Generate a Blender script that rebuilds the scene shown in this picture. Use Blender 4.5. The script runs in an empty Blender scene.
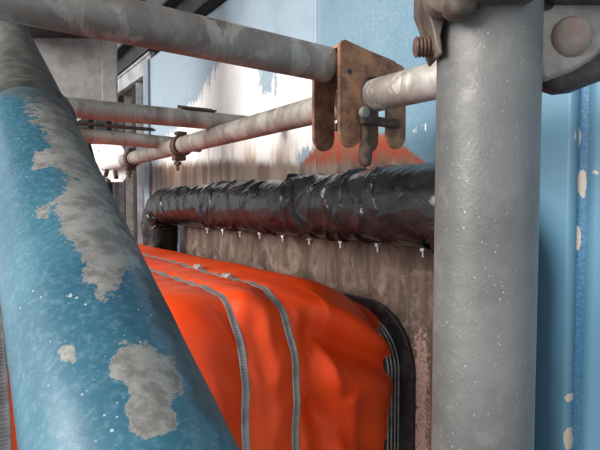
import bpy, bmesh, math, random
import numpy as np
from mathutils import Vector, Matrix, noise

random.seed(7)
sc = bpy.context.scene
COL = sc.collection

# ------------------------------------------------------------------ camera
F = 500.0
PITCH = math.atan(20.0 / F)
cam_d = bpy.data.cameras.new('camera')
cam_d.sensor_width = 36.0
cam_d.lens = 36.0 * F / 600.0
cam_d.clip_start = 0.01
cam_d.clip_end = 200
cam = bpy.data.objects.new('camera', cam_d)
COL.objects.link(cam)
cam.location = (0, 0, 0)
cam.rotation_euler = (math.pi / 2 - PITCH, 0, 0)
cam_d.dof.use_dof = False
sc.camera = cam

# ------------------------------------------------------------------ light
sc.view_settings.view_transform = 'Standard'
sc.view_settings.look = 'None'
sc.view_settings.gamma = 1
sc.view_settings.use_curve_mapping = False
sc.view_settings.exposure = 0.46
W = bpy.data.worlds.new('overcast_sky')
sc.world = W
W.use_nodes = True
nt = W.node_tree
nt.nodes['Background'].inputs[0].default_value = (0.95, 0.97, 1.0, 1)
nt.nodes['Background'].inputs[1].default_value = 0.62
sun_d = bpy.data.lights.new('sun', 'SUN')
sun_d.energy = 3.7
sun_d.angle = math.radians(35)
sun_d.color = (1.0, 0.97, 0.92)
sun = bpy.data.objects.new('sun', sun_d)
COL.objects.link(sun)
sun.rotation_euler = Vector((0.86, 0.42, -0.40)).to_track_quat('-Z', 'Y').to_euler()

# ------------------------------------------------------------------ frame of the place
CP, SP = math.cos(PITCH), math.sin(PITCH)
def ray(px, py):
    u = (px - 300.0) / F; v = (225.0 - py) / F
    return Vector((u, CP + v * SP, -SP + v * CP))
D = Vector((-.682, 1, 0)).normalized()       # along the steel wall, away from us
N = Vector((D.x * 0 - D.y, D.x, 0))          # out of the wall towards us
N = Vector((-D.y, D.x, 0))
CW = 0.739                                   # distance of the wall
Z = Vector((0, 0, 1))
def P(s, w, z):
    return N * (-(CW - w)) + D * s + Z * z
def hit(px, py, w=0.0):                       # wall coordinates (s, z) of what is seen at px,py on the plane w in front of the wall
    r = ray(px, py)
    t = -(CW - w) / r.dot(N)
    q = r * t
    return q.dot(D), q.z
def S(px, w=0.0, py=205):
    return hit(px, py, w)[0]
def project(co):                              # array of points -> pixel coordinates
    co = np.asarray(co, float)
    dep = co[:, 1] * CP - co[:, 2] * SP
    up = co[:, 1] * SP + co[:, 2] * CP
    dep = np.where(np.abs(dep) < 1e-4, 1e-4, dep)
    return np.stack([300 + F * co[:, 0] / dep, 225 - F * up / dep], 1), dep

def sdist(pts, poly):                         # signed distance to a polygon, inside positive
    pts = np.asarray(pts, float); poly = np.asarray(poly, float)
    n = len(poly); best = np.full(len(pts), 1e9); ins = np.zeros(len(pts), bool)
    for i in range(n):
        a = poly[i]; b = poly[(i + 1) % n]; ab = b - a
        t = np.clip(((pts - a) @ ab) / max(ab @ ab, 1e-12), 0, 1)
        d = np.linalg.norm(pts - (a + t[:, None] * ab), axis=1)
        best = np.minimum(best, d)
        c = ((a[1] > pts[:, 1]) != (b[1] > pts[:, 1]))
        den = (b[1] - a[1]) if abs(b[1] - a[1]) > 1e-12 else 1e-12
        xx = (b[0] - a[0]) * (pts[:, 1] - a[1]) / den + a[0]
        ins ^= (c & (pts[:, 0] < xx))
    return np.where(ins, best, -best)

# ------------------------------------------------------------------ material helper
class M:
    def __init__(s, name, rough=.6, metal=0.0, spec=.5):
        s.m = bpy.data.materials.new(name); s.m.use_nodes = True
        s.t = s.m.node_tree; s.b = s.t.nodes['Principled BSDF']
        s.b.inputs['Roughness'].default_value = rough
        s.b.inputs['Metallic'].default_value = metal
        s.b.inputs['Specular IOR Level'].default_value = spec
        s.co = s.t.nodes.new('ShaderNodeTexCoord').outputs['Object']
    def link(s, a, b): s.t.links.new(a, b)
    def val(s, sock, v):
        if isinstance(v, (int, float)): sock.default_value = v
        elif isinstance(v, tuple): sock.default_value = v if len(v) == 4 else (*v, 1)
        else: s.link(v, sock)
    def coord(s, scale=(1, 1, 1), rotz=0):
        n = s.t.nodes.new('ShaderNodeMapping'); n.inputs['Scale'].default_value = scale
        n.inputs['Rotation'].default_value = (0, 0, rotz)
        s.link(s.co, n.inputs[0]); return n.outputs[0]
    def noise(s, scale, detail=6, rough=.6, co=None, dist=0):
        n = s.t.nodes.new('ShaderNodeTexNoise'); n.inputs['Scale'].default_value = scale
        n.inputs['Detail'].default_value = detail; n.inputs['Roughness'].default_value = rough
        n.inputs['Distortion'].default_value = dist
        s.link(co if co is not None else s.co, n.inputs['Vector']); return n.outputs['Fac']
    def vor(s, scale, co=None):
        n = s.t.nodes.new('ShaderNodeTexVoronoi'); n.inputs['Scale'].default_value = scale
        s.link(co if co is not None else s.co, n.inputs['Vector']); return n.outputs['Distance']
    def math(s, op, a, b=0.0, clamp=False):
        n = s.t.nodes.new('ShaderNodeMath'); n.operation = op; n.use_clamp = clamp
        s.val(n.inputs[0], a); s.val(n.inputs[1], b); return n.outputs[0]
    def rng(s, a, lo, hi, o0=0.0, o1=1.0):
        n = s.t.nodes.new('ShaderNodeMapRange'); n.interpolation_type = 'SMOOTHSTEP'
        s.val(n.inputs[0], a)
        for k, v in ((1, lo), (2, hi), (3, o0), (4, o1)): n.inputs[k].default_value = v
        return n.outputs[0]
    def mix(s, f, a, b):
        n = s.t.nodes.new('ShaderNodeMix'); n.data_type = 'RGBA'
        s.val(n.inputs[0], f); s.val(n.inputs[6], a); s.val(n.inputs[7], b); return n.outputs[2]
    def attr(s, name):
        n = s.t.nodes.new('ShaderNodeAttribute'); n.attribute_name = name; return n.outputs['Fac']
    def bump(s, h, strength=.3, dist=.002):
        n = s.t.nodes.new('ShaderNodeBump'); n.inputs['Strength'].default_value = strength
        n.inputs['Distance'].default_value = dist
        s.link(h, n.inputs['Height']); s.link(n.outputs[0], s.b.inputs['Normal'])
    def col(s, c): s.val(s.b.inputs['Base Color'], c)
    def rough(s, r): s.val(s.b.inputs['Roughness'], r)

def mat_simple(name, c1, c2, scale=30, rough=.6, metal=0.0, bump=.2, lo=.35, hi=.65, spec=.5, bd=.001):
    m = M(name, rough, metal, spec); n = m.noise(scale)
    m.col(m.mix(m.rng(n, lo, hi), c1, c2))
    if bump: m.bump(m.noise(scale * 3), bump, bd)
    return m.m

def mat_pipe(name, base, dark, light, rustc, rust=.3, rough=.55):
    m = M(name, rough, .25)
    a = m.noise(9, 8, .62, dist=.6); b = m.noise(45, 6, .7); c = m.noise(16, 8, .6, co=m.coord((1, 1, .35)), dist=1.2)
    col = m.mix(m.rng(a, .38, .62), base, dark)
    col = m.mix(m.math('MULTIPLY', m.rng(m.math('ADD', c, m.math('MULTIPLY', m.math('SUBTRACT', b, .5), .35)), .5, .57), .6), col, light)
    col = m.mix(m.math('MULTIPLY', m.rng(m.noise(13, 8, .7), .5, .66), rust), col, rustc)
    col = m.mix(m.math('MULTIPLY', m.rng(b, .45, .7), .45), col, dark)
    m.col(col); m.bump(m.math('ADD', b, m.noise(160, 3)), .35, .0008)
    return m.m

MAT = {}
MAT['pipe_old'] = mat_pipe('weathered_pipe', (.28, .25, .225), (.15, .13, .115), (.46, .42, .38), (.25, .16, .11), .35)
MAT['pipe_pale'] = mat_pipe('chalky_pipe', (.37, .35, .30), (.20, .17, .15), (.52, .49, .46), (.33, .20, .14), .5)
MAT['pipe_white'] = mat_pipe('white_pipe', (.50, .48, .46), (.27, .23, .20), (.72, .70, .68), (.38, .29, .23), .25)

def m_galv():
    m = M('galvanised_standard', .5, .25, .4)
    v = m.noise(70, 6, .7); a = m.noise(11, 6, .6); f = m.noise(500, 3, .6)
    c = m.mix(m.rng(a, .3, .7), (.105, .103, .101), (.19, .187, .184))
    c = m.mix(m.math('MULTIPLY', m.rng(v, .5, .7), .35), c, (.24, .235, .23))
    sp = m.rng(m.math('ADD', m.vor(330), m.math('MULTIPLY', v, .5)), .36, .28)
    m.col(m.mix(m.math('MULTIPLY', sp, .6), c, (.62, .61, .60)))
    m.rough(m.rng(v, .3, .7, .42, .62)); m.bump(m.math('ADD', f, m.math('MULTIPLY', v, 1.0)), .4, .0005)
    return m.m
MAT['galv'] = m_galv()
MAT['dull_steel'] = mat_simple('dull_galvanised_sheet', (.20, .195, .185), (.29, .28, .27), 25, .7, .1, .2)
MAT['cast'] = mat_simple('cast_coupler_steel', (.20, .185, .17), (.34, .315, .29), 45, .6, .35, .5, bd=.0015)
MAT['cast_brown'] = mat_simple('brown_stained_coupler', (.075, .055, .043), (.19, .15, .125), 70, .6, .3, .5)
MAT['cast_dark'] = mat_simple('grimy_coupler_steel', (.04, .037, .035), (.12, .10, .09), 60, .6, .3, .5)
MAT['rust'] = mat_simple('rusted_steel', (.13, .055, .035), (.30, .15, .085), 40, .8, .1, .6)
MAT['rust_dark'] = mat_simple('dark_rusted_steel', (.045, .028, .022), (.12, .07, .05), 50, .75, .1, .5)
MAT['rivet'] = mat_simple('freckled_rivet', (.25, .225, .205), (.24, .165, .14), 160, .65, .3, .5)
MAT['zinc'] = mat_simple('bright_zinc', (.5, .5, .5), (.75, .75, .75), 120, .3, .8, .1)
MAT['black_metal'] = mat_simple('black_painted_beam', (.012, .012, .014), (.04, .04, .045), 15, .45, .2, .1)
MAT['grey_metal'] = mat_simple('grey_painted_beam', (.20, .20, .21), (.34, .34, .36), 12, .35, .5, .1)
MAT['bright_channel'] = mat_simple('shiny_grey_channel', (.38, .38, .40), (.6, .6, .62), 12, .3, .3, .1)
MAT['dark_post'] = mat_simple('dark_post', (.03, .028, .028), (.09, .08, .075), 30, .6, .2, .2)
MAT['dark_wall'] = mat_simple('dark_sheeting', (.015, .015, .017), (.03, .03, .033), 6, .8, 0, .1)
MAT['rubber'] = mat_simple('black_rubber', (.008, .008, .009), (.025, .025, .027), 60, .4, 0, .3)
MAT['floor'] = mat_simple('dirty_concrete', (.12, .11, .10), (.22, .20, .19), 5, .9, 0, .3)

MAT['rust_bolt'] = mat_simple('red_brown_bolt_rust', (.07, .035, .026), (.15, .085, .065), 120, .7, .1, .5)
def m_bracket():
    m = M('orange_brown_rust', .75, .1)
    a = m.noise(22, 8, .65); b = m.noise(90, 5, .7)
    c = m.mix(m.rng(a, .4, .6), (.19, .085, .055), (.40, .20, .10))
    c = m.mix(m.math('MULTIPLY', m.rng(b, .5, .7), .5), c, (.42, .29, .20))
    c = m.mix(m.math('MULTIPLY', m.rng(m.noise(14, 5), .55, .7), .8), c, (.13, .08, .065))
    m.col(c); m.bump(b, .6, .0012)
    return m.m
MAT['bracket'] = m_bracket()

def m_wall():
    m = M('peeling_blue_paint', .42, 0, .5)
    n1 = m.noise(60, 8, .7); n2 = m.noise(9, 8, .6); st = m.noise(70, 6, .7, co=m.coord((1, 1, .09)))
    stl = m.noise(16, 6, .6, co=m.coord((1, 1, .10)))
    jag = m.math('ADD', m.math('MULTIPLY', m.math('SUBTRACT', st, .5), 1.1), m.math('MULTIPLY', m.math('SUBTRACT', n2, .5), .6))
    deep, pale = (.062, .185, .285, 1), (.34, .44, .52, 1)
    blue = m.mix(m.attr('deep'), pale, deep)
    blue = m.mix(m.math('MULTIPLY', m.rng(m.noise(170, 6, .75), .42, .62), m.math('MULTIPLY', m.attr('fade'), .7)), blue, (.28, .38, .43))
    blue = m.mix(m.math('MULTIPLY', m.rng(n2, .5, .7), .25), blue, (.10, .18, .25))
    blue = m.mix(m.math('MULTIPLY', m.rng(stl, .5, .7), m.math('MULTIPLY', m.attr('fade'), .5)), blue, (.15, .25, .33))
    # bare undercoat where the paint has flaked
    pk = m.rng(m.math('ADD', m.attr('peel'), m.math('ADD', m.math('MULTIPLY', jag, 1.1), m.math('MULTIPLY', m.math('SUBTRACT', n1, .5), .5))), -.06, .06)
    under = m.mix(m.rng(n2, .4, .7), (.97, .96, .94), (.88, .86, .82))
    under = m.mix(m.math('MULTIPLY', m.rng(stl, .47, .62), m.attr('stain')), under, (.50, .29, .16))
    c = m.mix(pk, blue, under)
    rd = m.rng(m.math('ADD', m.attr('primer'), m.math('MULTIPLY', jag, .7)), -.08, .08)
    c = m.mix(rd, c, m.mix(m.rng(m.noise(30, 6, .7), .42, .58), (.40, .06, .025), (.30, .11, .06)))
    rs = m.rng(m.math('ADD', m.attr('rust'), m.math('MULTIPLY', jag, .9)), -.3, .35)
    c = m.mix(rs, c, m.mix(m.rng(stl, .4, .6), (.17, .10, .07), (.34, .25, .19)))
    ch = m.rng(m.math('ADD', m.attr('chip'), m.math('MULTIPLY', m.math('SUBTRACT', n1, .5), 1.0)), 0, .08)
    c = m.mix(ch, c, (.48, .42, .35))
    m.col(c)
    m.bump(m.math('ADD', m.math('MULTIPLY', n1, .4), m.math('ADD', pk, m.math('MULTIPLY', ch, -1.0))), .25, .001)
    return m.m
MAT['wall'] = m_wall()
def m_groove():
    m = M('blue_groove_paint', .45)
    n1 = m.noise(70, 8, .7); n = m.noise(240, 3)
    c = m.mix(m.rng(n, .4, .62), (.03, .12, .22), (.055, .17, .30))
    ch = m.rng(m.math('ADD', m.attr('chip'), m.math('MULTIPLY', m.math('SUBTRACT', n1, .5), 1.2)), 0, .06)
    m.col(m.mix(ch, c, (.46, .40, .33))); m.bump(n, .7, .0012); return m.m
MAT['groove'] = m_groove()

def m_plate():
    m = M('rusty_flange_plate', .7, .1)
    a = m.noise(14, 9, .7, dist=.4); st = m.noise(40, 6, .7, co=m.coord((1, 1, .15))); b = m.noise(140, 6, .75)
    c = m.mix(m.rng(st, .4, .62), (.075, .048, .034), (.145, .095, .07))
    c = m.mix(m.math('MULTIPLY', m.rng(a, .5, .62), .6), c, (.26, .19, .155))
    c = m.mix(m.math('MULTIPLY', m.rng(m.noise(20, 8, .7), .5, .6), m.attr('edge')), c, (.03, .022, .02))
    c = m.mix(m.rng(m.math('ADD', m.attr('pink'), m.math('MULTIPLY', m.math('SUBTRACT', b, .5), 3.0)), 0, .3), c, (.36, .23, .19))
    m.col(c); m.bump(m.math('ADD', b, a), .6, .002); return m.m
MAT['plate'] = m_plate()

def m_strut():
    m = M('flaking_blue_strut_paint', .38, 0, .5)
    n1 = m.noise(42, 9, .7); n2 = m.noise(9, 7, .6, dist=.5); f = m.noise(180, 5, .7)
    c = m.mix(m.rng(n2, .35, .65), (.032, .115, .17), (.050, .160, .225))
    c = m.mix(m.math('MULTIPLY', m.rng(f, .45, .7), .35), c, (.20, .34, .42))
    sp = m.rng(m.math('ADD', m.vor(170), m.math('MULTIPLY', m.noise(45, 6, .8), 1.1)), .62, .56)
    c = m.mix(m.math('MULTIPLY', sp, .75), c, (.55, .58, .58))
    grime = m.rng(m.math('ADD', m.attr('grime'), m.math('MULTIPLY', m.math('SUBTRACT', n1, .5), 1.6)), -.3, .35)
    fine = m.math('MULTIPLY', m.math('SUBTRACT', m.noise(110, 7, .75), .5), 2.3)
    pj = m.math('ADD', m.attr('peel'), m.math('ADD', fine, m.math('ADD', m.math('MULTIPLY', m.math('SUBTRACT', n1, .5), 1.9), m.math('MULTIPLY', m.math('SUBTRACT', n2, .5), .8))))
    rim = m.rng(pj, -.12, 0)
    c = m.mix(m.math('MULTIPLY', rim, .7), c, (.40, .34, .27))
    pk = m.rng(pj, .04, .12)
    c = m.mix(pk, c, m.mix(m.rng(m.noise(48, 7, .7), .42, .6), (.31, .30, .28), (.17, .165, .155)))
    c = m.mix(m.math('MULTIPLY', grime, .72), c, m.mix(m.rng(n2, .4, .6), (.035, .04, .04), (.12, .112, .10)))
    m.col(c); m.rough(m.math('ADD', m.math('MULTIPLY', pk, .25), m.rng(grime, 0, 1, .34, .75)))
    m.bump(m.math('SUBTRACT', m.math('MULTIPLY', f, .4), pk), .35, .0008); return m.m
MAT['strut'] = m_strut()

def m_orange():
    m = M('orange_coated_fabric', .42, 0, .3)
    a = m.noise(6, 5, .5); w = m.noise(40, 5, .6)
    c = m.mix(m.rng(a, .35, .65), (.76, .055, .006), (.82, .080, .010))
    c = m.mix(m.math('MULTIPLY', m.rng(w, .6, .75), .3), c, (.62, .09, .03))
    m.col(c); m.bump(m.math('ADD', m.math('MULTIPLY', w, 1.0), m.math('MULTIPLY', m.noise(14, 4), 3.0)), .25, .002)
    m.rough(m.rng(w, .3, .7, .36, .5)); return m.m
MAT['orange'] = m_orange()

def m_band():
    m = M('worm_drive_band', .4, .35)
    uv = m.t.nodes.new('ShaderNodeUVMap').outputs[0]
    sx = m.t.nodes.new('ShaderNodeSeparateXYZ'); m.link(uv, sx.inputs[0])
    u, v = sx.outputs[0], sx.outputs[1]
    fr = m.math('FRACT', m.math('MULTIPLY', v, 210.0))
    slot = m.math('MULTIPLY', m.rng(fr, .45, .55), m.rng(m.math('ABSOLUTE', m.math('SUBTRACT', u, .5)), .34, .28))
    m.col(m.mix(m.math('MULTIPLY', slot, .45), m.mix(m.rng(m.noise(40), .4, .6), (.30, .27, .25), (.44, .40, .38)), (.13, .10, .10)))
    return m.m
MAT['band'] = m_band()

def m_plastic():
    m = M('black_plastic_film', .26, 0, .36)
    n = m.noise(12, 3, .5, dist=1.5); f = m.noise(50, 3, .6)
    m.col(m.mix(m.rng(n, .3, .7), (.008, .008, .009), (.022, .022, .024)))
    m.rough(m.rng(n, .3, .7, .12, .28))
    m.bump(m.math('ADD', m.math('MULTIPLY', n, 2.0), m.math('MULTIPLY', f, .25)), .5, .005)
    return m.m
MAT['plastic'] = m_plastic()

# ------------------------------------------------------------------ object helpers
def finish(name, bm, mat, parent=None, smooth=35, bevel=0, label=None):
    me = bpy.data.meshes.new(name)
    bmesh.ops.recalc_face_normals(bm, faces=bm.faces)
    bm.to_mesh(me); bm.free()
    return link(name, me, mat, parent, smooth, bevel, label)
def link(name, me, mat, parent=None, smooth=35, bevel=0, label=None):
    if mat is not None: me.materials.append(mat if not isinstance(mat, str) else MAT[mat])
    if smooth:
        me.shade_smooth()
        if smooth < 180: me.set_sharp_from_angle(angle=math.radians(smooth))
    o = bpy.data.objects.new(name, me); COL.objects.link(o)
    if bevel:
        b = o.modifiers.new('bevel', 'BEVEL'); b.width = bevel; b.segments = 2; b.limit_method = 'ANGLE'; b.angle_limit = math.radians(40)
    if parent is not None: adopt(o, parent)
    if label: o['label'] = label
    return o
def adopt(o, parent):
    o.parent = parent
    q = parent; off = Matrix.Identity(4); chain = []
    while q: chain.append(q); q = q.parent
    for q in reversed(chain): off = off @ q.matrix_parent_inverse @ Matrix.LocRotScale(q.location, q.rotation_euler, q.scale)
    o.matrix_parent_inverse = off.inverted()
def tag(o, label, cat, group=None):
    o['label'] = label; o['category'] = cat
    if group: o['group'] = group
    return o
def thing(name, loc, label, cat, group=None):
    o = bpy.data.objects.new(name, None); COL.objects.link(o); o.location = loc
    o.empty_display_size = .05
    return tag(o, label, cat, group)
def structure(o):
    o['kind'] = 'structure'; return o

def basis(axis):
    a = Vector(axis).normalized()
    up = Vector((0, 0, 1)) if abs(a.z) < .9 else Vector((0, 1, 0))
    e1 = up.cross(a).normalized(); e2 = a.cross(e1)
    return a, e1, e2
def lathe(bm, o, axis, prof, seg=32, close=False):
    a, e1, e2 = basis(axis); o = Vector(o); rings = []
    for (r, h) in prof:
        if r < 1e-6: rings.append([bm.verts.new(o + a * h)])
        else: rings.append([bm.verts.new(o + a * h + (e1 * math.cos(t) + e2 * math.sin(t)) * r) for t in [2 * math.pi * i / seg for i in range(seg)]])
    pairs = list(zip(rings, rings[1:]))
    if close: pairs.append((rings[-1], rings[0]))
    for A, B in pairs:
        for i in range(seg):
            j = (i + 1) % seg
            if len(A) == 1 and len(B) == 1: continue
            if len(A) == 1: bm.faces.new((A[0], B[i], B[j]))
            elif len(B) == 1: bm.faces.new((A[i], A[j], B[0]))
            else: bm.faces.new((A[i], A[j], B[j], B[i]))
def pipe_bm(p0, p1, r, wall=.0032, seg=40, n=1):
    bm = bmesh.new(); p0 = Vector(p0); ax = Vector(p1) - p0; L = ax.length; c = .0008
    prof = [(r - wall, 0), (r - c, 0), (r, c)] + [(r, c + (L - 2 * c) * (k + 1) / n) for k in range(n)] + [(r - c, L), (r - wall, L)]
    lathe(bm, p0, ax, prof, seg, close=True); return bm
def box(bm, c, ex, ey, ez, sx, sy, sz):
    c = Vector(c); vs = [bm.verts.new(c + ex * (sx / 2 * i) + ey * (sy / 2 * j) + ez * (sz / 2 * k)) for i in (-1, 1) for j in (-1, 1) for k in (-1, 1)]
    for f in ((0, 1, 3, 2), (4, 6, 7, 5), (0, 4, 5, 1), (2, 3, 7, 6), (0, 2, 6, 4), (1, 5, 7, 3)): bm.faces.new([vs[i] for i in f])
def prism(bm, pts, o, ex, ey, ez, h, holes=None):          # polygon pts in (ex, ey), extruded along ez by h
    o = Vector(o)
    A = [bm.verts.new(o + ex * x + ey * y) for x, y in pts]; B = [bm.verts.new(o + ex * x + ey * y + ez * h) for x, y in pts]
    bm.faces.new(A); bm.faces.new(B[::-1]); n = len(pts)
    for i in range(n): bm.faces.new((A[i], B[i], B[(i + 1) % n], A[(i + 1) % n]))
def hexnut(bm, o, axis, r, h, hole=None):
    a, e1, e2 = basis(axis)
    prism(bm, [(r * math.cos(k * math.pi / 3), r * math.sin(k * math.pi / 3)) for k in range(6)], o, e1, e2, a, h)
def thread(bm, o, axis, r, L, pitch=.0022, seg=16, tip=True):
    prof = [(0, 0)]; h = 0
    while h < L:
        prof += [(r * .82, h), (r, h + pitch * .35), (r, h + pitch * .6)]; h += pitch
    prof += [(r * .8, h), (0, h)]
    lathe(bm, o, axis, prof, seg)
def grid_mesh(name, fn, us, vs, uv=None, closed_v=False):
    co = np.array([fn(u, v) for u in us for v in vs], dtype=float); nu, nv = len(us), len(vs)
    fs = []
    for i in range(nu - 1):
        for j in range(nv if closed_v else nv - 1):
            k = (j + 1) % nv; fs.append((i * nv + j, (i + 1) * nv + j, (i + 1) * nv + k, i * nv + k))
    me = bpy.data.meshes.new(name); me.from_pydata([tuple(c) for c in co], [], fs); me.update()
    return me, co
def set_attr(me, name, vals):
    a = me.attributes.new(name, 'FLOAT', 'POINT'); a.data.foreach_set('value', np.asarray(vals, dtype=np.float32))
def lerp(a, b, t): return a + (b - a) * t
def ss(a, b, x):
    t = min(1, max(0, (x - a) / (b - a))); return t * t * (3 - 2 * t)
def linspace(a, b, n): return [a + (b - a) * i / (n - 1) for i in range(n)]

# ================================================================== STRUCTURE
# floor
FZ = -1.5
bm = bmesh.new(); box(bm, (0, 2.5, FZ - .05), Vector((1, 0, 0)), Vector((0, 1, 0)), Z, 9, 9, .1)
structure(finish('floor', bm, 'floor', smooth=0))

# unseen roof added to hold back sky light over the wall and the gap; the side behind us and to the left is open to the daylight
sky_block = bpy.data.objects.new('sky_block_ceiling', None); COL.objects.link(sky_block); sky_block.location = (0, 3, 1.78); structure(sky_block)
for k in range(16):
    bm = bmesh.new(); y0 = .15 + k * .36
    prism(bm, [(0, 0), (.10, 0), (.14, -.03), (.30, -.03), (.34, 0), (.358, 0), (.358, .012), (0, .012)], (-2.7, y0, 1.78), Vector((0, 1, 0)), Z, Vector((1, 0, 0)), 6.3)
    finish('sky_block_sheet', bm, 'dark_wall', sky_block, smooth=0)

# the blue steel wall, panel by panel (each a slab with folded depth)
wall = bpy.data.objects.new('wall_right', None); COL.objects.link(wall); wall.location = P(1.0, 0, FZ); structure(wall)
PX = lambda pts, div: (pts, div)
PEEL = [(186, 114), (204, 92), (220, 60), (246, 54), (262, 66), (262, 92), (274, 96), (277, 72), (300, 60), (322, 66), (334, 100), (332, 140), (300, 152), (300, 200), (150, 200), (158, 150)]
PEEL2 = [(400, 130), (424, 118), (432, 128), (420, 138), (404, 142)]
PRIMER = [(332, 132), (362, 126), (388, 138), (410, 150), (428, 166), (410, 172), (330, 174), (296, 168), (312, 152)]
RUST = [(150, 164), (240, 160), (300, 164), (330, 162), (408, 161), (440, 168), (440, 235), (150, 235)]
def wall_attrs(me, co):
    q, dep = project(co)
    up = np.where(dep < .05, 0, 1)
    pe = np.maximum(sdist(q, PEEL), sdist(q, PEEL2) * .8 - 6) / 26.0
    set_attr(me, 'peel', np.clip(np.where(up, pe, -1), -1.5, 1.5))
    set_attr(me, 'primer', np.clip(sdist(q, PRIMER) / 22.0, -1.5, 1.5))
    set_attr(me, 'rust', np.clip(sdist(q, RUST) / 16.0, -1.5, 1.5))
    set_attr(me, 'stain', np.clip((q[:, 1] - 132) / 40.0, 0, .8) * np.clip(1.2 - np.abs(q[:, 0] - 250) / 400, 0, 1) + .0)
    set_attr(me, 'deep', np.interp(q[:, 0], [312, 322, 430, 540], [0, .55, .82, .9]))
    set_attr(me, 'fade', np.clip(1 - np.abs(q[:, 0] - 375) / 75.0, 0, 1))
    ch = np.full(len(q), -1.0)
    for (x, y, a, b) in ((577, 137, 4, 11), (582, 183, 5, 15), (577, 238, 4, 12), (568, 440, 5, 12), (566, 398, 3, 5), (597, 170, 2, 4)):
        ch = np.maximum(ch, 1 - np.sqrt(((q[:, 0] - x) / a) ** 2 + ((q[:, 1] - y) / b) ** 2))
    set_attr(me, 'chip', np.clip(ch, -1, 1))
def slab(name, s0, s1, z0, z1, w, t, mat, parent, step, attrs, bevel=.0):
    us = linspace(s0, s1, max(2, int(abs(s1 - s0) / step) + 2)); vs = linspace(z0, z1, int((z1 - z0) / step) + 2)
    me, co = grid_mesh(name, lambda u, v: P(u, w, v), us, vs)
    attrs(me, co)
    o = link(name, me, mat, parent, smooth=60)
    sol = o.modifiers.new('sheet', 'SOLIDIFY'); sol.thickness = t; sol.offset = -1 if me.polygons[0].normal.dot(N) > 0 else 1
    if bevel:
        b = o.modifiers.new('bevel', 'BEVEL'); b.width = bevel; b.segments = 2; b.limit_method = 'ANGLE'
    return o
sL = S(147); sM = S(317); sA = S(573); sB = S(588)
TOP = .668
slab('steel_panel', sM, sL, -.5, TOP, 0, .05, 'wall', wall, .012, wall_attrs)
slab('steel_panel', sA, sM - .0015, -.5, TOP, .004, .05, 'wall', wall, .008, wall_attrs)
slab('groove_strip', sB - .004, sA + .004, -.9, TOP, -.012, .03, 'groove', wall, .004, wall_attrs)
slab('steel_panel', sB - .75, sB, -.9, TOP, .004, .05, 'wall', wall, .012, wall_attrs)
slab('steel_panel', sB - 3.6, sB - .752, FZ, TOP, .002, .05, 'wall', wall, .1, wall_attrs)  # unseen run past the camera, added to block light from the right
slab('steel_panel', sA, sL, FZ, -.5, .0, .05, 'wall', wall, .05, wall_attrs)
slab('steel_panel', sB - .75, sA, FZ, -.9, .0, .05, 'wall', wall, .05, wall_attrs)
# folded end of the wall
bm = bmesh.new(); box(bm, P(sL - .035, .006, (TOP + FZ) / 2), D, N, Z, .07, .012, TOP - FZ)
structure(finish('trim_1', bm, mat_simple('grey_blue_edge', (.20, .25, .30), (.28, .33, .38), 20, .5), smooth=0, bevel=.002))

# dark back of the shed, a long way behind the gap
back = bpy.data.objects.new('wall_back', None); COL.objects.link(back); back.location = (0, 5.6, FZ); structure(back)
for k in range(22):
    bm = bmesh.new(); x = -4.4 + k * .2
    prism(bm, [(-.098, 0), (-.06, -.03), (.06, -.03), (.098, 0), (.098, .02), (-.098, .02)], (x, 5.6, FZ), Vector((1, 0, 0)), Vector((0, 1, 0)), Z, 5.0)
    finish('sheet_rib', bm, 'dark_wall', back, smooth=0)

# ================================================================== GREY BEAMS IN THE GAP
def seg3(px, py, dep):
    r = ray(px, py); return r * dep
def beam(name, a, b, w, h, t, mat, label, cat, flip=1):
    a = Vector(a); b = Vector(b); ax = (b - a).normalized(); L = (b - a).length
    side = ax.cross(Vector((0, 1, 0))).normalized() * flip; fwd = side.cross(ax).normalized()
    if fwd.y > 0: fwd = -fwd
    o = thing(name, a, label, cat)
    bm = bmesh.new(); box(bm, (a + b) / 2, ax, side, fwd, L, h, t); finish('web', bm, mat, o, smooth=0)
    for k in (-1, 1):
        bm = bmesh.new(); box(bm, (a + b) / 2 + side * (k * h / 2), ax, side, fwd, L, t, w); finish('flange', bm, mat, o, smooth=0, bevel=.002)
    return o
def wall_beam(name, w, z0, z1, s0, s1, depth, mat, label, lip=.012):
    o = thing(name, P((s0 + s1) / 2, w, z0), label, 'beam')
    bm = bmesh.new(); box(bm, P((s0 + s1) / 2, w - depth / 2, (z0 + z1) / 2), D, N, Z, s1 - s0, .012, z1 - z0); finish('web', bm, mat, o, smooth=0)
    for zz in (z0 + lip / 2, z1 - lip / 2):
        bm = bmesh.new(); box(bm, P((s0 + s1) / 2, w - depth / 2, zz), D, N, Z, s1 - s0, depth, lip); finish('flange', bm, mat, o, smooth=0, bevel=.002)
    return o
wall_beam('roof_beam', -.07, .787, .945, .2, 4.6, .12, 'black_metal', 'black horizontal roof beam just above the blue wall, upper left')
wall_beam('roof_channel', -.045, .655, .752, sL + .09, 4.6, .03, 'bright_channel', 'shiny grey channel just below the black roof beam, beside the wall end')
wall_beam('roof_rail', -.22, .985, 1.25, .2, 4.6, .03, 'grey_metal', 'pale grey rail above the black roof beam')
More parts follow.
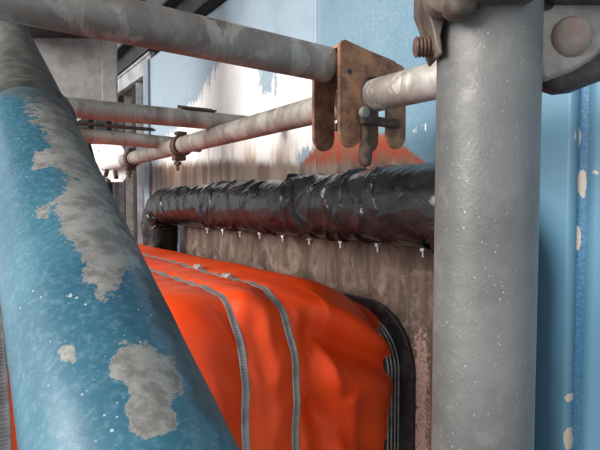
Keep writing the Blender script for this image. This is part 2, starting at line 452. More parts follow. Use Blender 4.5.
def post(x, dep, w, mat, label):
    c = seg3(x, 205, dep); o = thing('upright_post', (c.x, c.y, FZ), label, 'post')
    top = seg3(x, 98 - (x - 118) * .6, dep).z
    bm = bmesh.new()
    e = Vector((1, 0, 0)); f = Vector((0, 1, 0)); h = w / 2; t = w * .15
    prism(bm, [(-h, -h), (h, -h), (h, h), (h - t, h), (h - t, -h + t), (-h + t, -h + t), (-h + t, h), (-h, h)], (c.x, c.y, FZ), e, f, Z, top - FZ)
    finish('channel', bm, mat, o, smooth=0, bevel=.001)
    bm = bmesh.new(); box(bm, (c.x, c.y, FZ + .006), e, f, Z, w * 1.8, w * 1.8, .012); finish('base_plate', bm, mat, o, smooth=0)
post(123, 3.3, .035, 'dark_post', 'narrow dark post in the gap, nearest the blue strut')
post(131, 3.0, .045, mat_simple('brown_post', (.10, .085, .075), (.17, .15, .14), 30, .6), 'brownish grey post in the middle of the dark gap')
post(141, 2.7, .030, 'grey_metal', 'slim grey post beside the end of the blue wall')

# ================================================================== RUSTY PLATE, LEDGE AND BOLTS
plate = thing('flange_plate', P(S(300, .02), .02, -.9), 'rust brown mottled steel plate under the black wrapped pipe', 'plate')
s0, s1 = S(452, .012), S(186, .012)
def plate_attrs(me, co):
    q, _ = project(co)
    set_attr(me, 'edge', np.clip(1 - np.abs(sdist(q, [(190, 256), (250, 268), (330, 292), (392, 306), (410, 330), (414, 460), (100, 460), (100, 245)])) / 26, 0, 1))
    pk = np.minimum(1 - np.abs(q[:, 0] - 421) / 8.0, (q[:, 1] - 330) / 40.0)
    set_attr(me, 'pink', np.clip(pk, -1, .35))
us = linspace(s0, s1, 90); vs = linspace(-.95, -.02, 80)
me, co = grid_mesh('plate', lambda u, v: P(u, .016 + .0012 * noise.noise(Vector((u * 30, v * 30, 0))), v), us, vs)
plate_attrs(me, co)
o = link('plate', me, 'plate', plate, smooth=60)
sol = o.modifiers.new('t', 'SOLIDIFY'); sol.thickness = .010; sol.offset = -1 if me.polygons[0].normal.dot(N) > 0 else 1
LZ = -.0705
bm = bmesh.new(); box(bm, P((s0 + s1) / 2, .045, LZ), D, N, Z, abs(s1 - s0), .062, .007); finish('ledge', bm, 'rust_dark', plate, smooth=0, bevel=.001)
first = None
bs = [S(341, .062) + k * ((S(341, .062) - S(424, .062)) / 2) for k in range(-2, 7)]
for i, s_ in enumerate(bs):
    c = P(s_, .062, LZ - .0036)
    b = bpy.data.objects.new('hanging_bolt', None)
    if first is None:
        bm = bmesh.new(); lathe(bm, (0, 0, 0), (0, 0, -1), [(0, 0), (.0085, 0), (.0085, .0012), (0, .0012)], 20); m1 = finish('washer', bm, 'zinc').data
        bm = bmesh.new(); hexnut(bm, (0, 0, -.0012), (0, 0, -1), .0068, .006); m2 = finish('nut', bm, 'zinc', smooth=0).data
        bm = bmesh.new(); thread(bm, (0, 0, -.007), (0, 0, -1), .0036, .011, .0015, 12); m3 = finish('shank', bm, 'zinc').data
        for nm in ('washer', 'nut', 'shank'):
            bpy.data.objects.remove(bpy.data.objects[nm])
        first = (m1, m2, m3)
    COL.objects.link(b); b.empty_display_size = .01
    b.parent = plate; b.location = c - plate.location
    b.rotation_euler = (0, 0, random.random())
    for nm, mm in zip(('washer', 'nut', 'shank'), first):
        o = bpy.data.objects.new(nm, mm); COL.objects.link(o); o.parent = b

# ================================================================== BLACK WRAPPED PIPE
wr = thing('wrapped_pipe', P(S(300, .09), .09, 0), 'wrinkled glossy black plastic wrapped pipe running along the wall', 'pipe')
ZW = -.001
sl_, sr_ = S(160, .09), S(485, .09)
RB = .085
path = []
for k in range(12): path.append(P(sl_, .09, ZW - RB - .75 * (1 - k / 11.0)))
for k in range(1, 13):
    a = math.pi / 2 * k / 12; path.append(P(sl_ - RB + RB * math.cos(a), .09, ZW - RB + RB * math.sin(a)))
nst = 150
for k in range(1, nst): path.append(P(lerp(sl_ - RB, sr_ + RB, k / nst), .09, ZW))
for k in range(0, 13):
    a = math.pi / 2 * k / 12; path.append(P(sr_ + RB - RB * math.sin(a), .09, ZW - RB + RB * math.cos(a)))
for k in range(1, 14): path.append(P(sr_, .09, ZW - RB - .75 * k / 13.0))
acc = [0]
for a, b in zip(path, path[1:]): acc.append(acc[-1] + (b - a).length)
def at(l):
    import bisect
    i = min(len(path) - 2, max(0, bisect.bisect_right(acc, l) - 1)); t = (l - acc[i]) / max(1e-9, acc[i + 1] - acc[i])
    p = path[i].lerp(path[i + 1], t)
    i0, i1 = max(0, i - 1), min(len(path) - 1, i + 2)
    return p, (path[i1] - path[i0]).normalized()
l_elbow = acc[22]
def l_at(px):      # arc length at a pixel column on the straight
    return l_elbow + (sl_ - RB - S(px, .09))
def sleeve(name, la, lb, r0, tiltA, tiltB, seed, amp, twist, flareA=.0, flareB=.0, label=None, nth=88, dl=.0042):
    nl = max(20, int((lb - la) / dl)); verts = []
    for i in range(nl + 1):
        for j in range(nth):
            th = 2 * math.pi * j / nth
            a_ = la + tiltA * math.cos(th - 1.1) + .012 * noise.noise(Vector((math.cos(th) * 1.3, math.sin(th) * 1.3, seed)))
            b_ = lb + tiltB * math.cos(th - 1.1) + .012 * noise.noise(Vector((math.cos(th) * 1.3, math.sin(th) * 1.3, seed + 9)))
            l = lerp(a_, b_, i / nl); p, t = at(l)
            e1 = N - t * N.dot(t); e1.normalize(); e2 = t.cross(e1)
            cx, sx = math.cos(th), math.sin(th)
            q = Vector((cx * .9, sx * .9, l * 6 + seed))
            warp = noise.noise(q * 1.7) * 1.6
            env = ss(-.1, .4, noise.noise(Vector((cx * .9, sx * .9, l * 5 + seed * 3))))
            env = .25 + .75 * max(env, .8 * math.exp(-((l - b_) / .05) ** 2))
            ph = th * 1.0 + l * twist + warp * 1.7 + seed
            r1 = (1 - abs(math.sin(ph))) ** 3
            r2 = max(0, 1 - abs(math.sin(ph * 2.0 + 1.3 + 1.5 * noise.noise(q * 2)))) ** 3
            r = r0 + amp * env * (1.0 * r1 + .2 * r2) + .007 * noise.noise(q * .7)
            ea = math.exp(-((l - a_) / .018) ** 2); eb = math.exp(-((l - b_) / .018) ** 2)
            r += flareA * ea + flareB * eb
            if i == 0 or i == nl: r -= .012 if i == 0 else .010
            verts.append(p + (e1 * cx + e2 * sx) * r)
    fs = []
    for i in range(nl):
        for j in range(nth):
            k = (j + 1) % nth; fs.append((i * nth + j, i * nth + k, (i + 1) * nth + k, (i + 1) * nth + j))
    me = bpy.data.meshes.new(name); me.from_pydata([tuple(v) for v in verts], [], fs); me.update()
    o = link(name, me, 'plastic', wr, smooth=180, label=label)
    return o
sleeve('plastic_wrap', .02, l_at(166) - .05, .066, 0, .03, 1.3, .007, 16, .0, .004, dl=.008)
sleeve('plastic_wrap', l_at(166) - .11, l_at(232), .0645, .03, .035, 4.1, .009, 40, .003, .003)
sleeve('plastic_wrap', l_at(232) - .06, l_at(318), .067, -.02, .03, 7.7, .007, 30, .002, .003)
sleeve('plastic_wrap', l_at(318) - .05, l_at(372), .0665, .03, .02, 11.9, .0085, 44, .004, .003, dl=.003)
sleeve('plastic_wrap', l_at(372) - .04, l_at(405), .067, .02, .03, 15.2, .008, 38, .003, .003, dl=.003)
sleeve('plastic_wrap', l_at(405) - .035, acc[-1] - .02, .069, .02, 0, 19.4, .007, 26, .003, 0, dl=.005)
bm = bmesh.new(); prev = None
for i in range(0, len(path), 3):
    p, t = at(acc[i]); e1 = (N - t * N.dot(t)).normalized(); e2 = t.cross(e1)
    ringv = [bm.verts.new(p + (e1 * math.cos(x) + e2 * math.sin(x)) * .048) for x in [2 * math.pi * k / 24 for k in range(24)]]
    if prev:
        for k in range(24): bm.faces.new((prev[k], prev[(k + 1) % 24], ringv[(k + 1) % 24], ringv[k]))
    prev = ringv
finish('inner_pipe', bm, 'rust_dark', wr, smooth=180)

# ================================================================== ORANGE BELLOWS
sE = S(411, 0.0)                     # the near side face of the duct
bel = thing('duct_bellows', P(sE + .5, .3, -1.2), 'bright orange fabric duct bellows clamped with slotted steel bands', 'bellows')
LEN = 1.45; ZT = -.150; DEEP = .85; RC = .145
def perim(q, rc, out, zt, se):
    """q metres along the section, starting far on the top, running to the near corner, then down the near side"""
    Ltop = LEN - rc; arc = rc * math.pi / 2
    if q < 0: return (se + LEN + out, zt + q, (1, 0))
    if q < Ltop: return (se + LEN - q, zt + out, (0, 1))
    q -= Ltop
    if q < arc:
        a = q / rc; return (se + rc - (rc + out) * math.sin(a), zt - rc + (rc + out) * math.cos(a), (-math.sin(a), math.cos(a)))
    q -= arc; return (se - out, zt - rc - q, (-1, 0))
QTOT = LEN - RC + RC * math.pi / 2 + DEEP
QC = LEN - RC + RC * math.pi / 4     # middle of the corner
def band_w(px, off=.008):             # distance from the wall of a strap seen at px on the near side
    r = ray(px, 420); k = (sE - off) / r.dot(D); return (r * k).dot(N) + CW
BW = [band_w(298), band_w(248), band_w(248) + .105, band_w(248) + .21, band_w(4)]
def seg_dist(px, py, ax, ay, bx, by):
    dx, dy = bx - ax, by - ay; t = ((px - ax) * dx + (py - ay) * dy) / (dx * dx + dy * dy); t = min(1, max(0, t))
    return math.hypot(px - ax - t * dx, py - ay - t * dy), t
def side_wz(px, py):                 # (w, q) on the near side face from a pixel
    r = ray(px, py); # plane s = sE
    t = sE / r.dot(D); p = r * t
    return p.dot(N) + CW, (ZT - RC) - p.z + QC + RC * math.pi / 4
FOLDS = []                           # (a, b, half width, height)
for (x0, y0, x1, y1, hw, h) in [
    (262, 300, 396, 334, .030, .026),     # broad diagonal ridge below the top
    (316, 330, 400, 364, .024, -.046),    # dark valley
    (326, 376, 398, 386, .030, .022),     # second ridge
    (312, 408, 384, 462, .024, -.026),
    (345, 400, 376, 540, .016, .016),
    (308, 350, 330, 520, .020, -.016),
    (322, 340, 352, 500, .014, .010),
    (262, 330, 282, 500, .016, -.008),
    (272, 320, 276, 500, .012, .006)]:
    FOLDS.append((side_wz(x0, y0), side_wz(x1, y1), hw, h))
def bell(w, q):
    zt0 = ZT; h = 0.0
    # sinks towards the flange
    sink = -.066 * (1 - ss(.0, .22, w)) ** 1.5 * (1 if q < QC else 1 - ss(QC, QC + .16, q))
    sinkside = -.012 * (1 - ss(0, .10, w))
    # pillows between the bands
    pts = [0.02] + BW + [.80]
    for a, b in zip(pts, pts[1:]):
        if a <= w <= b:
            h += .009 * math.sin(math.pi * (w - a) / (b - a)) ** 1.2 if a > .03 else .010 * math.sin(math.pi * (w - a) / (b - a))
    if q < QC: h *= .35 + .65 * ss(QC - .12, QC, q)
    for bwid in BW: h -= .003 * math.exp(-((w - bwid) / .012) ** 2)
    # cloth folds
    nz = noise.noise(Vector((w * 9, q * 4, 1.7))); n2 = noise.noise(Vector((w * 22, q * 7, 5.2)))
    h += .0045 * nz + .0015 * n2
    rid = (1 - abs(math.sin(w * 30 + q * 16 + nz * 2.5))) ** 3
    h += .0025 * rid * ss(-.1, .4, noise.noise(Vector((w * 5, q * 3, 9))))
    # gathered puckers next to the bands
    for bwid in BW[:3]:
        g = math.exp(-((w - bwid - .02) / .03) ** 2); h += .0025 * g * math.sin(q * 75 + nz * 5)
    for (a, b, hw, hh) in FOLDS:
        if q > QC - .25:
            d, t = seg_dist(w, q, a[0], a[1], b[0], b[1]); h += .85 * hh * math.exp(-(d / (hw * 1.15)) ** 2) * (1 - .85 * math.exp(-((w - BW[0]) / .035) ** 2))
    h *= 1 - math.exp(-(max(0, w - .025) / (.035 if h > 0 else .085)) ** 2)
    s, z, n = perim(q, RC, 0, ZT, sE)
    out = h + sinkside * (1 if q > QC else 0)
    s += n[0] * out; z += n[1] * out + sink
    return P(s, w, z)
ws = linspace(.004, .80, 190); qs = linspace(-DEEP, 0, 24)[:-1] + linspace(0, QC - .35, 50)[:-1] + linspace(QC - .35, QTOT, 250)
me, co = grid_mesh('fabric', bell, ws, qs)
link('fabric', me, 'orange', bel, smooth=180)
def band(w, name='clamp_band', wid=.0145, lift=.0030, mat='band', parent=bel, q0=.05, q1=None, th=.0009, rise=.0):
    q1 = q1 or QTOT - .01; n = 260; bm = bmesh.new(); uvl = bm.loops.layers.uv.new('UVMap'); rows = []
    qq = linspace(q0, q1, n)
    for q in qq:
        c = bell(w, q); n_ = perim(q, RC, 0, ZT, sE)[2]; nn = D * n_[0] + Z * n_[1]
        row = []
        for (dw, up) in ((-.5, -th), (-.5, 0), (-.36, .0005), (-.30, 0), (.30, 0), (.36, .0005), (.5, 0), (.5, -th)):
            row.append((bm.verts.new(c + N * (dw * wid) + nn * (lift + up)), dw + .5))
        rows.append(row)
    for i in range(n - 1):
        for j in range(7):
            f = bm.faces.new((rows[i][j][0], rows[i + 1][j][0], rows[i + 1][j + 1][0], rows[i][j + 1][0]))
            for lp, (uu, vv) in zip(f.loops, ((rows[i][j][1], qq[i]), (rows[i + 1][j][1], qq[i + 1]), (rows[i + 1][j + 1][1], qq[i + 1]), (rows[i][j + 1][1], qq[i]))): lp[uvl].uv = (uu, vv)
    return finish(name, bm, mat, parent, smooth=40)
bands = [band(w) for w in BW]
bm = bmesh.new(); prism(bm, [(sE - .03, -1.02), (sE - .03, ZT - .02), (sE + .03, ZT + .03), (sE + LEN + .03, ZT + .03), (sE + LEN + .03, -1.02)], P(0, .795, 0), D, Z, N, .03)
finish('end_frame', bm, 'dull_steel', bel, smooth=0, bevel=.003)
def q_top(px, w): return LEN - (S(px, w) - sE)
def buckle(px, w, parent):
    q = q_top(px, w); a = bell(w, q - .012); b = bell(w, q + .012); t = (b - a).normalized(); side = N; nn = t.cross(side).normalized()
    if nn.z < 0: nn = -nn
    c = (a + b) / 2 + nn * .004
    o = bpy.data.objects.new('buckle', None); 
    bm = bmesh.new()
    prism(bm, [(-.013, -.002), (.013, -.002), (.010, .005), (.004, .008), (-.005, .008), (-.011, .004)], c - side * .007, t, nn, side, .014)
    ob = finish('buckle', bm, 'zinc', parent, smooth=0, bevel=.001)
    bm = bmesh.new(); lathe(bm, c + t * .010 + nn * .005, t, [(0, -.004), (.0042, -.004), (.0042, .007), (.005, .007), (.005, .012), (0, .012)], 14)
    bmesh.ops.triangulate(bm, faces=[f for f in bm.faces if len(f.verts) > 4])
    finish('worm_screw', bm, 'zinc', parent, smooth=40)
buckle(197, BW[0], bands[0]); buckle(226, BW[0], bands[0])

# flange: rubber gasket and stacked steel rings round the mouth of the duct
def rim(name, w0, w1, off, th, mat, zt=-.232, rc=.095, sedge=sE, label=None):
    bm = bmesh.new(); rows = []; n = 150
    Q = LEN - rc + rc * math.pi / 2 + .75
    for q in linspace(.0, Q, n):
        Ltop = LEN - rc; arc = rc * math.pi / 2
        if q < Ltop: s, z, nr = sedge + LEN - q, zt, (0, 1)
        elif q < Ltop + arc:
            a = (q - Ltop) / rc; s, z, nr = sedge + rc - rc * math.sin(a), zt - rc + rc * math.cos(a), (-math.sin(a), math.cos(a))
        else: s, z, nr = sedge, zt - rc - (q - Ltop - arc), (-1, 0)
        row = []
        for (w, o_) in ((w0, off), (w0, off + th), (w1, off + th), (w1, off)):
            row.append(bm.verts.new(P(s + nr[0] * o_, w, z + nr[1] * o_)))
        rows.append(row)
    for i in range(n - 1):
        for j in range(4):
            bm.faces.new((rows[i][j], rows[i + 1][j], rows[i + 1][(j + 1) % 4], rows[i][(j + 1) % 4]))
    return finish(name, bm, mat, bel, smooth=30, bevel=.0006, label=label)
rim('gasket', .017, .026, -.01, .042, 'rubber')
rim('gasket', .026, .064, -.018, .016, 'rubber')
m_ring = mat_simple('worn_steel_ring', (.25, .25, .24), (.42, .41, .40), 60, .35, .5, .2)
for k in range(4):
    rim('steel_ring', .0275 + k * .0095, .0275 + k * .0095 + .0035, -.004, .0045, m_ring)

# ================================================================== SCAFFOLD
def crossing(px, w, z):   # point on a wall-parallel line
    return P(S(px, w), w, z)
W4 = CW - .534; Z4 = .170; R = .0243
led = thing('ledger_pipe', crossing(440, W4, Z4), 'long pale scaffold ledger pipe running beside the wall through the rusty bracket', 'scaffold pipe', None)
sEnd = S(106, W4)
finish('tube', pipe_bm(P(S(330, W4), W4, Z4), P(S(125, W4), W4, Z4 + .002), R, n=4), 'pipe_pale', led)
finish('end_sleeve', pipe_bm(P(S(125, W4) - .001, W4, Z4 + .002), P(sEnd, W4, Z4 + .002), R + .001), mat_simple('white_sleeve', (.6, .57, .56), (.72, .7, .69), 20, .6), led, label='white painted pipe end')
finish('tube', pipe_bm(P(S(331, W4), W4, Z4), P(S(640, W4), W4, Z4 - .006), R + .0006, n=4), 'pipe_white', led, label='whitish chalky length of pipe')

# end plate and lock on the far end of the ledger
ep = thing('end_plate', P(sEnd + .02, W4, Z4 - .05), 'white steel end plate with a hole at the far pipe end', 'plate')
c = lambda x, y: hit(x, y, W4 - .045)
bm = bmesh.new(); prism(bm, [hit(x, y, W4 - .04) for x, y in ((92, 144), (122, 145), (125, 150), (127, 178), (124, 182), (112, 182), (100, 172))], P(0, W4 - .04, 0), D, Z, N, .006)
mw = mat_simple('white_painted_plate', (.55, .53, .52), (.68, .66, .65), 20, .6)
finish('plate', bm, mw, ep, smooth=0, bevel=.001)
bm = bmesh.new(); a = hit(99, 151, W4 - .034); lathe(bm, P(a[0], W4 - .034, a[1]), N, [(0, 0), (.005, 0), (.005, .001), (0, .001)], 14); finish('hole', bm, 'black_metal', ep)
for (x0, y0, x1, y1) in ((107, 171, 105, 178), (107, 180, 114, 186), (115, 172, 117, 180)):
    A = hit(x0, y0, W4 + .03); B = hit(x1, y1, W4 + .03); va = P(A[0], W4 + .03, A[1]); vb = P(B[0], W4 + .03, B[1]); bm = bmesh.new()
    lathe(bm, va, vb - va, [(0, -.006), (.009, -.004), (.009, .03), (0, .034)], 10)
    finish('latch_link', bm, 'rust_dark', ep, smooth=50)

# transoms (all square to the wall)
def transom(name, px_c, z, w_hi, w_lo, r, mat, label, s=None, z_lo=None):
    s = S(px_c, W4) if s is None else s
    z_lo = z if z_lo is None else z_lo
    a = P(s, w_hi, z); b = P(s, w_lo, z_lo)
    o = thing(name, b, label, 'scaffold pipe')
    finish('tube', pipe_bm(a, b, r, n=6), mat, o)
    return s
s1m = hit(312, 60, CW - .445)[0]
sBr = S(374, W4)                      # front plate of the bracket
transom('transom_pipe', 0, .2285, 1.30, W4 + .064, .0262, 'pipe_old', 'large dirty grey scaffold pipe crossing the top of the picture', s=sBr + .036, z_lo=.214)
sT2 = S(215, W4)
transom('transom_pipe', 215, .202, 1.35, W4 - .165, .0215, 'pipe_pale', 'beige grey cross pipe, upper of the two behind the ledger', z_lo=.211)
sT3 = S(165, W4)
transom('transom_pipe', 165, .212, 1.1, W4 - .12, .0205, 'pipe_pale', 'beige grey cross pipe, lower and farther of the two', z_lo=.192)
def strip(s, w0, w1, z, z2, label):
    o = thing('thin_strip', P(s, w0, z), label, 'strip')
    a, b = P(s, w0, z), P(s, w1, z2)
    bm = bmesh.new(); t = (b - a); L = t.length; t.normalize(); up = D.cross(t).normalized()
    box(bm, (a + b) / 2, t, D, Z, L, .028, .004); finish('flat_bar', bm, 'rust_dark', o, smooth=0, bevel=.0008)
    bm = bmesh.new(); box(bm, (a + b) / 2 + D * .014 + Z * .004, t, D, Z, L, .002, .010); finish('lip', bm, 'dark_post', o, smooth=0)
strip(sT2, W4 + .09, W4 + .0, .2330, .2335, 'thin dark metal strip lying on the upper beige cross pipe')
strip(sT3, W4 + .42, W4 + .03, .2305, .2300, 'thin dark metal strip lying on the farther beige cross pipe')

# small pipe clamps on the ledger
def clamp(px, label, sc_=1.0):
    s = S(px, W4); o = thing('pipe_clamp', P(s, W4, Z4 - R), label, 'clamp', )
    cc = P(s, W4, Z4 + .001); bm = bmesh.new()
    lathe(bm, cc - D * .016, D, [(R + .0012, 0), (R + .006, 0), (R + .0065, .004), (R + .0045, .008), (R + .0045, .024), (R + .0065, .028), (R + .006, .032), (R + .0012, .032)], 30, close=True)
    finish('ring', bm, 'rust_dark', o)
    bm = bmesh.new(); box(bm, cc + N * .008 - Z * (R + .012), D, N, Z, .028, .034, .014); finish('jaw', bm, 'rust_dark', o, smooth=0, bevel=.002)
    bm = bmesh.new(); box(bm, cc + N * .002 + Z * (R + .010), D, N, Z, .026, .03, .010); finish('saddle', bm, 'cast_dark', o, smooth=0, bevel=.002)
    b0 = cc + N * .012 - Z * (R + .018)
    bm = bmesh.new(); thread(bm, b0, -Z, .0055, .028, .003, 12); b = finish('bolt', bm, 'rust', o)
    bm = bmesh.new(); hexnut(bm, b0 - Z * .004, -Z, .0115, .010); finish('nut', bm, 'rust_dark', b, smooth=0, bevel=.0008)
clamp(182, 'small dark rusty pipe clamp on the ledger below the upper cross pipe')
clamp(133, 'small dark rusty pipe clamp at the white end of the ledger')

# rusty saddle bracket straddling the ledger
br = thing('saddle_bracket', P(sBr, W4, Z4 - .085), 'rust orange steel saddle bracket with two pronged plates over the pipe', 'bracket')
def arc(cx, cy, r, a0, a1, n=8): return [(cx + r * math.cos(lerp(a0, a1, k / n)), cy + r * math.sin(lerp(a0, a1, k / n))) for k in range(n + 1)]
PI = math.pi
def plate_pts(lo_l=.086, lo_r=.090):
    x0, x1, x2, x3 = -.069, -.0275, .0275, .069; top = .225; tl = .2435; pts = []
    pts += arc((x2 + x3) / 2, lo_l + (x3 - x2) / 2, (x3 - x2) / 2, PI, 2 * PI, 10)
    pts += arc(x3 - .012, tl - .012, .012, 0, PI / 2, 6)
    pts += arc(x0 + .016, top - .016, .016, PI / 2, PI, 6)
    pts += arc((x0 + x1) / 2, lo_r + (x1 - x0) / 2, (x1 - x0) / 2, PI, 2 * PI, 10)
    pts += arc(0, Z4, .0275, PI, 0, 12)
    return pts
for k, (ds, mm) in enumerate(((0, 'bracket'), (.064, 'rust'))):
    bm = bmesh.new(); prism(bm, plate_pts(), P(sBr + ds, W4, 0) , N, Z, D, .0065)
    finish('side_plate', bm, mm, br, smooth=30, bevel=.0012)
bm = bmesh.new(); tn = (N * .110 + Z * .0152).normalized(); box(bm, P(sBr + .035, W4 + .004, .2335), D, tn, D.cross(tn), .066, .104, .005); finish('top_plate', bm, 'bracket', br, smooth=0, bevel=.001)
bm = bmesh.new(); lathe(bm, P(sBr - .0008, W4 + .050, .198), D, [(0, 0), (.0042, 0), (.0042, .001), (0, .001)], 16); finish('rivet_hole', bm, 'black_metal', br)
# wedge lock under the pipe
bm = bmesh.new(); box(bm, P(sBr - .009, W4 - .004, .1275), N, D, Z, .078, .012, .014); finish('cross_bar', bm, 'rust_dark', br, smooth=0, bevel=.003)
bm = bmesh.new(); box(bm, P(sBr + .035, W4 + .012, .128), N, D, Z, .020, .085, .013); finish('cross_bar', bm, 'rust_dark', br, smooth=0, bevel=.003)
bm = bmesh.new(); lathe(bm, P(sBr - .004, W4 + .022, .146), -Z, [(0, 0), (.010, .001), (.0105, .006), (.009, .010), (.0062, .020), (.0062, .050), (.0095, .056), (.0105, .066), (.0105, .078), (.008, .086), (0, .089)], 18)
finish('locking_pin', bm, 'rust_dark', br, smooth=60)
bm = bmesh.new(); lathe(bm, P(sBr - .012, W4 + .034, .137), -D, [(0, 0), (.0085, 0), (.0085, .005), (.007, .007), (0, .007)], 18); finish('pin_head', bm, mat_simple('greenish_grey_steel', (.15, .16, .14), (.25, .26, .23), 50, .6), br)

# vertical standard and its swivel coupler
VX, VY = .0932, .2505
st = thing('standard_pipe', (VX, VY, FZ), 'thick vertical galvanised scaffold standard in the right foreground', 'scaffold pipe')
lean = Vector((.0035, 0, 1))
finish('tube', pipe_bm((VX - .0052 - .0, VY, FZ), (VX + .0006, VY, .32), R + .0002, seg=64, n=8), 'galv', st)
bm = bmesh.new(); box(bm, (VX - .005, VY, FZ + .004), Vector((1, 0, 0)), Vector((0, 1, 0)), Z, .15, .15, .008); finish('base_plate', bm, 'dull_steel', st, smooth=0, bevel=.001)
cp = thing('swivel_coupler', (VX, VY, .10), 'heavy cast scaffold coupler at the top of the vertical standard', 'coupler')
X_ = Vector((1, 0, 0)); Y_ = Vector((0, 1, 0))
bm = bmesh.new()
lathe(bm, (VX, VY, .1045), Z, [(R + .0015, 0), (R + .003, -.001), (R + .006, .002), (R + .0065, .006), (R + .0045, .010), (R + .0045, .050), (R + .0065, .054), (R + .006, .058), (R + .0015, .058)], 48, close=True)
finish('collar', bm, 'cast_dark', cp)
def cpx(x, y, Y):   # point at depth Y
    r = ray(x, y); return r * (Y / r.y)
# left ear that hooks round the pipe and carries the eye bolt
Y0 = VY - .012
def poly_at(pts, Y):
    return [((lambda p: (p.x, p.z))(cpx(x, y, Y))) for x, y in pts]
bm = bmesh.new(); prism(bm, poly_at([(424, -45), (424, 2), (429, 14), (433, 28), (436, 44), (440, 54), (443, 54), (441, 36), (444, 22), (450, 10), (458, 2), (466, -45)], Y0), (0, Y0, 0), X_, Z, Y_, .022)
finish('left_ear', bm, 'cast_brown', cp, smooth=40, bevel=.002)
bm = bmesh.new(); p = cpx(440, 46, VY - .002); thread(bm, p, Vector((-1, 0, -.05)), .0050, .0125, .0018, 20)
eb = finish('eye_bolt', bm, 'rust_bolt', cp, smooth=50)
bm = bmesh.new(); p = cpx(461, 1, VY - R - .002); lathe(bm, p, Vector((.15, -1, -.1)), [(.0076, -.006), (.0076, 0), (.0068, .003), (.005, .0048), (0, .005)], 20); finish('bolt_head', bm, 'cast_brown', cp, smooth=60)
bm = bmesh.new(); p = cpx(443, -2, VY - R + .004); lathe(bm, p, Vector((-.1, -1, -.1)), [(.0078, -.006), (.0078, 0), (.007, .003), (0, .004)], 20); finish('bolt_head', bm, 'cast_brown', cp, smooth=60)
bm = bmesh.new(); box(bm, cpx(490, -12, VY - R - .004), X_, Y_, Z, .040, .012, .012); finish('front_bridge', bm, 'cast_dark', cp, smooth=0, bevel=.003)
# right hand swivel plate with its big rivet
Yf = VY - .004
bm = bmesh.new(); prism(bm, poly_at([(524, -60), (528, 6), (534, 24), (537, 56), (541, 76), (546, 81), (556, 77), (576, 70), (592, 60), (606, 48), (640, 34), (650, -60)], Yf), (0, Yf, 0), X_, Z, Y_, .007)
finish('swivel_plate', bm, 'cast', cp, smooth=40, bevel=.0022)
bm = bmesh.new(); prism(bm, poly_at([(530, -60), (536, 20), (541, 70), (550, 84), (566, 89), (584, 87), (604, 79), (640, 66), (660, -60)], Yf + .008), (0, Yf + .0073, 0), X_, Z, Y_, .020)
finish('swivel_body', bm, 'cast_dark', cp, smooth=40, bevel=.005)
bm = bmesh.new(); p = cpx(571, 37, Yf - .0002); lathe(bm, p, Vector((-.12, -1, -.12)), [(.0098, -.002), (.0096, .0012), (.0084, .0028), (.005, .0038), (0, .0042)], 32); finish('rivet', bm, 'rivet', cp, smooth=60)
bm = bmesh.new(); p = cpx(546, 2, Yf - .0003); lathe(bm, p, Vector((0, -1, 0)), [(0, 0), (.0042, 0), (.0042, .0005), (0, .0005)], 20); finish('hole', bm, 'black_metal', cp)
bm = bmesh.new(); p = cpx(586, -8, Yf - .002); box(bm, p, X_, Y_, Z, .038, .012, .011); finish('upper_lug', bm, 'cast_dark', cp, smooth=0, bevel=.003)

# ================================================================== GREY SHEET METAL COLUMN, UPPER LEFT
sg = thing('sheet_column', seg3(75, 60, 1.5), 'flat dull grey sheet metal column behind the top pipe, upper left', 'column')
a = seg3(20, 60, 1.45); b = seg3(117, 60, 1.45); zb = seg3(75, 116, 1.45).z; wd = b.x - a.x
bm = bmesh.new()
prism(bm, [(0, 0), (wd - .045, 0), (wd - .040, -.008), (wd, -.008), (wd, .004), (wd - .036, .004), (wd - .041, .012), (0, .012)], (a.x, a.y, zb), X_, Y_, Z, 1.3)
finish('front_sheet', bm, 'dull_steel', sg, smooth=0, bevel=.001)
bm = bmesh.new(); box(bm, (a.x + .006, a.y + .07, zb + .7), X_, Y_, Z, .012, .13, 1.3); finish('side_sheet', bm, 'dull_steel', sg, smooth=0)
bm = bmesh.new(); box(bm, (a.x + wd / 2 - .03, a.y - .06, seg3(75, 30, 1.4).z), X_, Y_, Z, wd - .06, .11, .016); finish('shade_strip', bm, 'black_metal', sg, smooth=0)  # added black strip standing in for the shadow across the column top

# ================================================================== BLUE STRUT, LEFT FOREGROUND
VP = (-52.0, -134.0)
Dv = ray(*VP).normalized()
def perp(r): r = Vector(r); r = r - Dv * r.dot(Dv); return r.normalized()
m1 = perp(ray(18, 450)); m2 = perp(ray(240, 450))
half = m1.angle(m2) / 2; Mid = (m1 + m2).normalized(); RS = .057; dist = RS / math.sin(half)
A0 = Mid * dist
def t_at(px, py):                      # metres along the axis where the front surface is seen at px,py
    r = ray(px, py); rp = r - Dv * r.dot(Dv)
    a = rp.dot(rp); b = -2 * rp.dot(A0); c_ = A0.dot(A0) - RS * RS
    k = (-b - math.sqrt(max(0, b * b - 4 * a * c_))) / (2 * a)
    return (r * k).dot(Dv)
e1 = -Mid; e2 = Dv.cross(e1)
t_neck = t_at(14, 84); t_lo = t_at(130, 449) - .42; t_top = t_at(8, 62)
stt = thing('blue_strut', A0 + Dv * t_lo, 'big round blue painted strut with flaking grey patches, left foreground', 'strut')
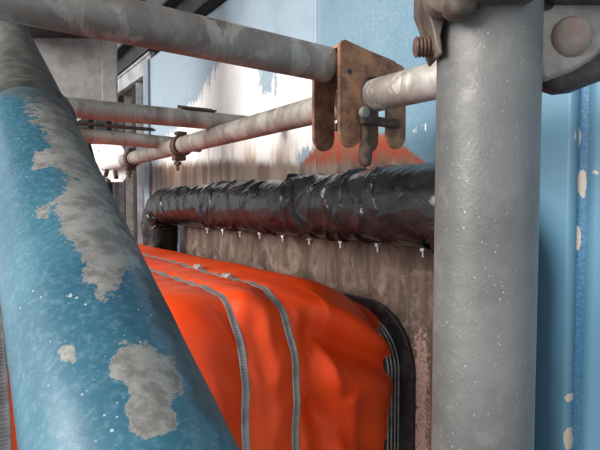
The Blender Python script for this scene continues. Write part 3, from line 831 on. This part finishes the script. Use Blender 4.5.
PS = [([(26, 104), (46, 132), (56, 165), (76, 182), (60, 204), (70, 234), (86, 250), (80, 276), (100, 298), (120, 288), (126, 268), (150, 250), (160, 235), (110, 150), (60, 96)], 22),
      ([(118, 345), (150, 342), (176, 362), (184, 384), (170, 402), (176, 425), (160, 436), (134, 434), (126, 410), (130, 388), (116, 374)], 15),
      ([(60, 345), (72, 345), (74, 360), (62, 360)], 9), ([(34, 150), (60, 150), (58, 166), (36, 168)], 12), ([(44, 112), (70, 130), (96, 168), (84, 178), (60, 150)], 14),
      ([(110, 366), (124, 366), (122, 380), (110, 380)], 9), ([(38, 208), (46, 208), (46, 216), (38, 216)], 8)]
GR = [(-60, 10), (-40, 92), (24, 98), (56, 112), (84, 160), (104, 196), (136, 262), (160, 330), (196, 400), (250, 480), (300, 440), (60, 0)]
def strut_attrs(me, co):
    q, dep = project(co)
    ctr = co - np.array(A0)[None, :]; al = ctr @ np.array(Dv); rad = ctr - al[:, None] * np.array(Dv)[None, :]
    facing = (rad @ np.array(e1)) > -.2 * RS
    pe = np.full(len(q), -1.0)
    for poly, s_ in PS: pe = np.maximum(pe, sdist(q, poly) / s_)
    pe = np.where(facing & (dep > .05), pe, -.9)
    # beyond the last seen patch the paint goes on flaking here and there
    gr = np.where(facing & (dep > .05), sdist(q, GR) / 30.0, -.2)
    set_attr(me, 'peel', np.clip(pe, -1, .9)); set_attr(me, 'grime', np.clip(gr, -1, .8))
ts = linspace(t_lo, t_neck, 220); ths = [2 * PI * k / 120 for k in range(120)]
me, co = grid_mesh('shaft', lambda t, th: A0 + Dv * t + (e1 * math.cos(th) + e2 * math.sin(th)) * (RS + .0004 * noise.noise(Vector((t * 30, math.cos(th) * 2, math.sin(th) * 2)))), ts, ths, closed_v=True)
strut_attrs(me, co); link('shaft', me, 'strut', stt, smooth=180)
# weld collar, shoulder and neck
mg = mat_simple('grimy_grey_paint', (.035, .038, .036), (.095, .09, .078), 40, .7, 0, .5)
bm = bmesh.new(); L_ = t_neck
ox = A0 + Dv * (t_neck - .012)
lathe(bm, ox, Dv, [(RS, 0), (RS + .004, .004), (RS + .005, .012), (RS + .003, .020), (RS - .002, .026)], 64)
finish('weld_collar', bm, mg, stt, smooth=60)
side_r = (m2 - m1).normalized(); ln = t_at(10, 22) - t_neck
prof = [(1, 0, 0), (.97, .2, .02), (.88, .45, .05), (.72, .75, .14), (.58, 1.0, .24), (.5, 2.2, .32)]
bm = bmesh.new(); prev = None
for i in range(41):
    f_ = i / 40 * 2.19
    for (ra, fa, sa), (rb, fb, sb) in zip(prof, prof[1:]):
        if fa <= f_ <= fb: k = (f_ - fa) / (fb - fa); rr = lerp(ra, rb, k) * RS
    c0 = ox + Dv * (.02 + ln * f_) + side_r * (RS - rr) * .92
    ring_ = [bm.verts.new(c0 + (e1 * math.cos(x) + e2 * math.sin(x)) * rr) for x in [2 * PI * k / 64 for k in range(64)]]
    if prev:
        for k in range(64): bm.faces.new((prev[k], prev[(k + 1) % 64], ring_[(k + 1) % 64], ring_[k]))
    prev = ring_
bm.faces.new(prev)
finish('neck', bm, mg, stt, smooth=60)
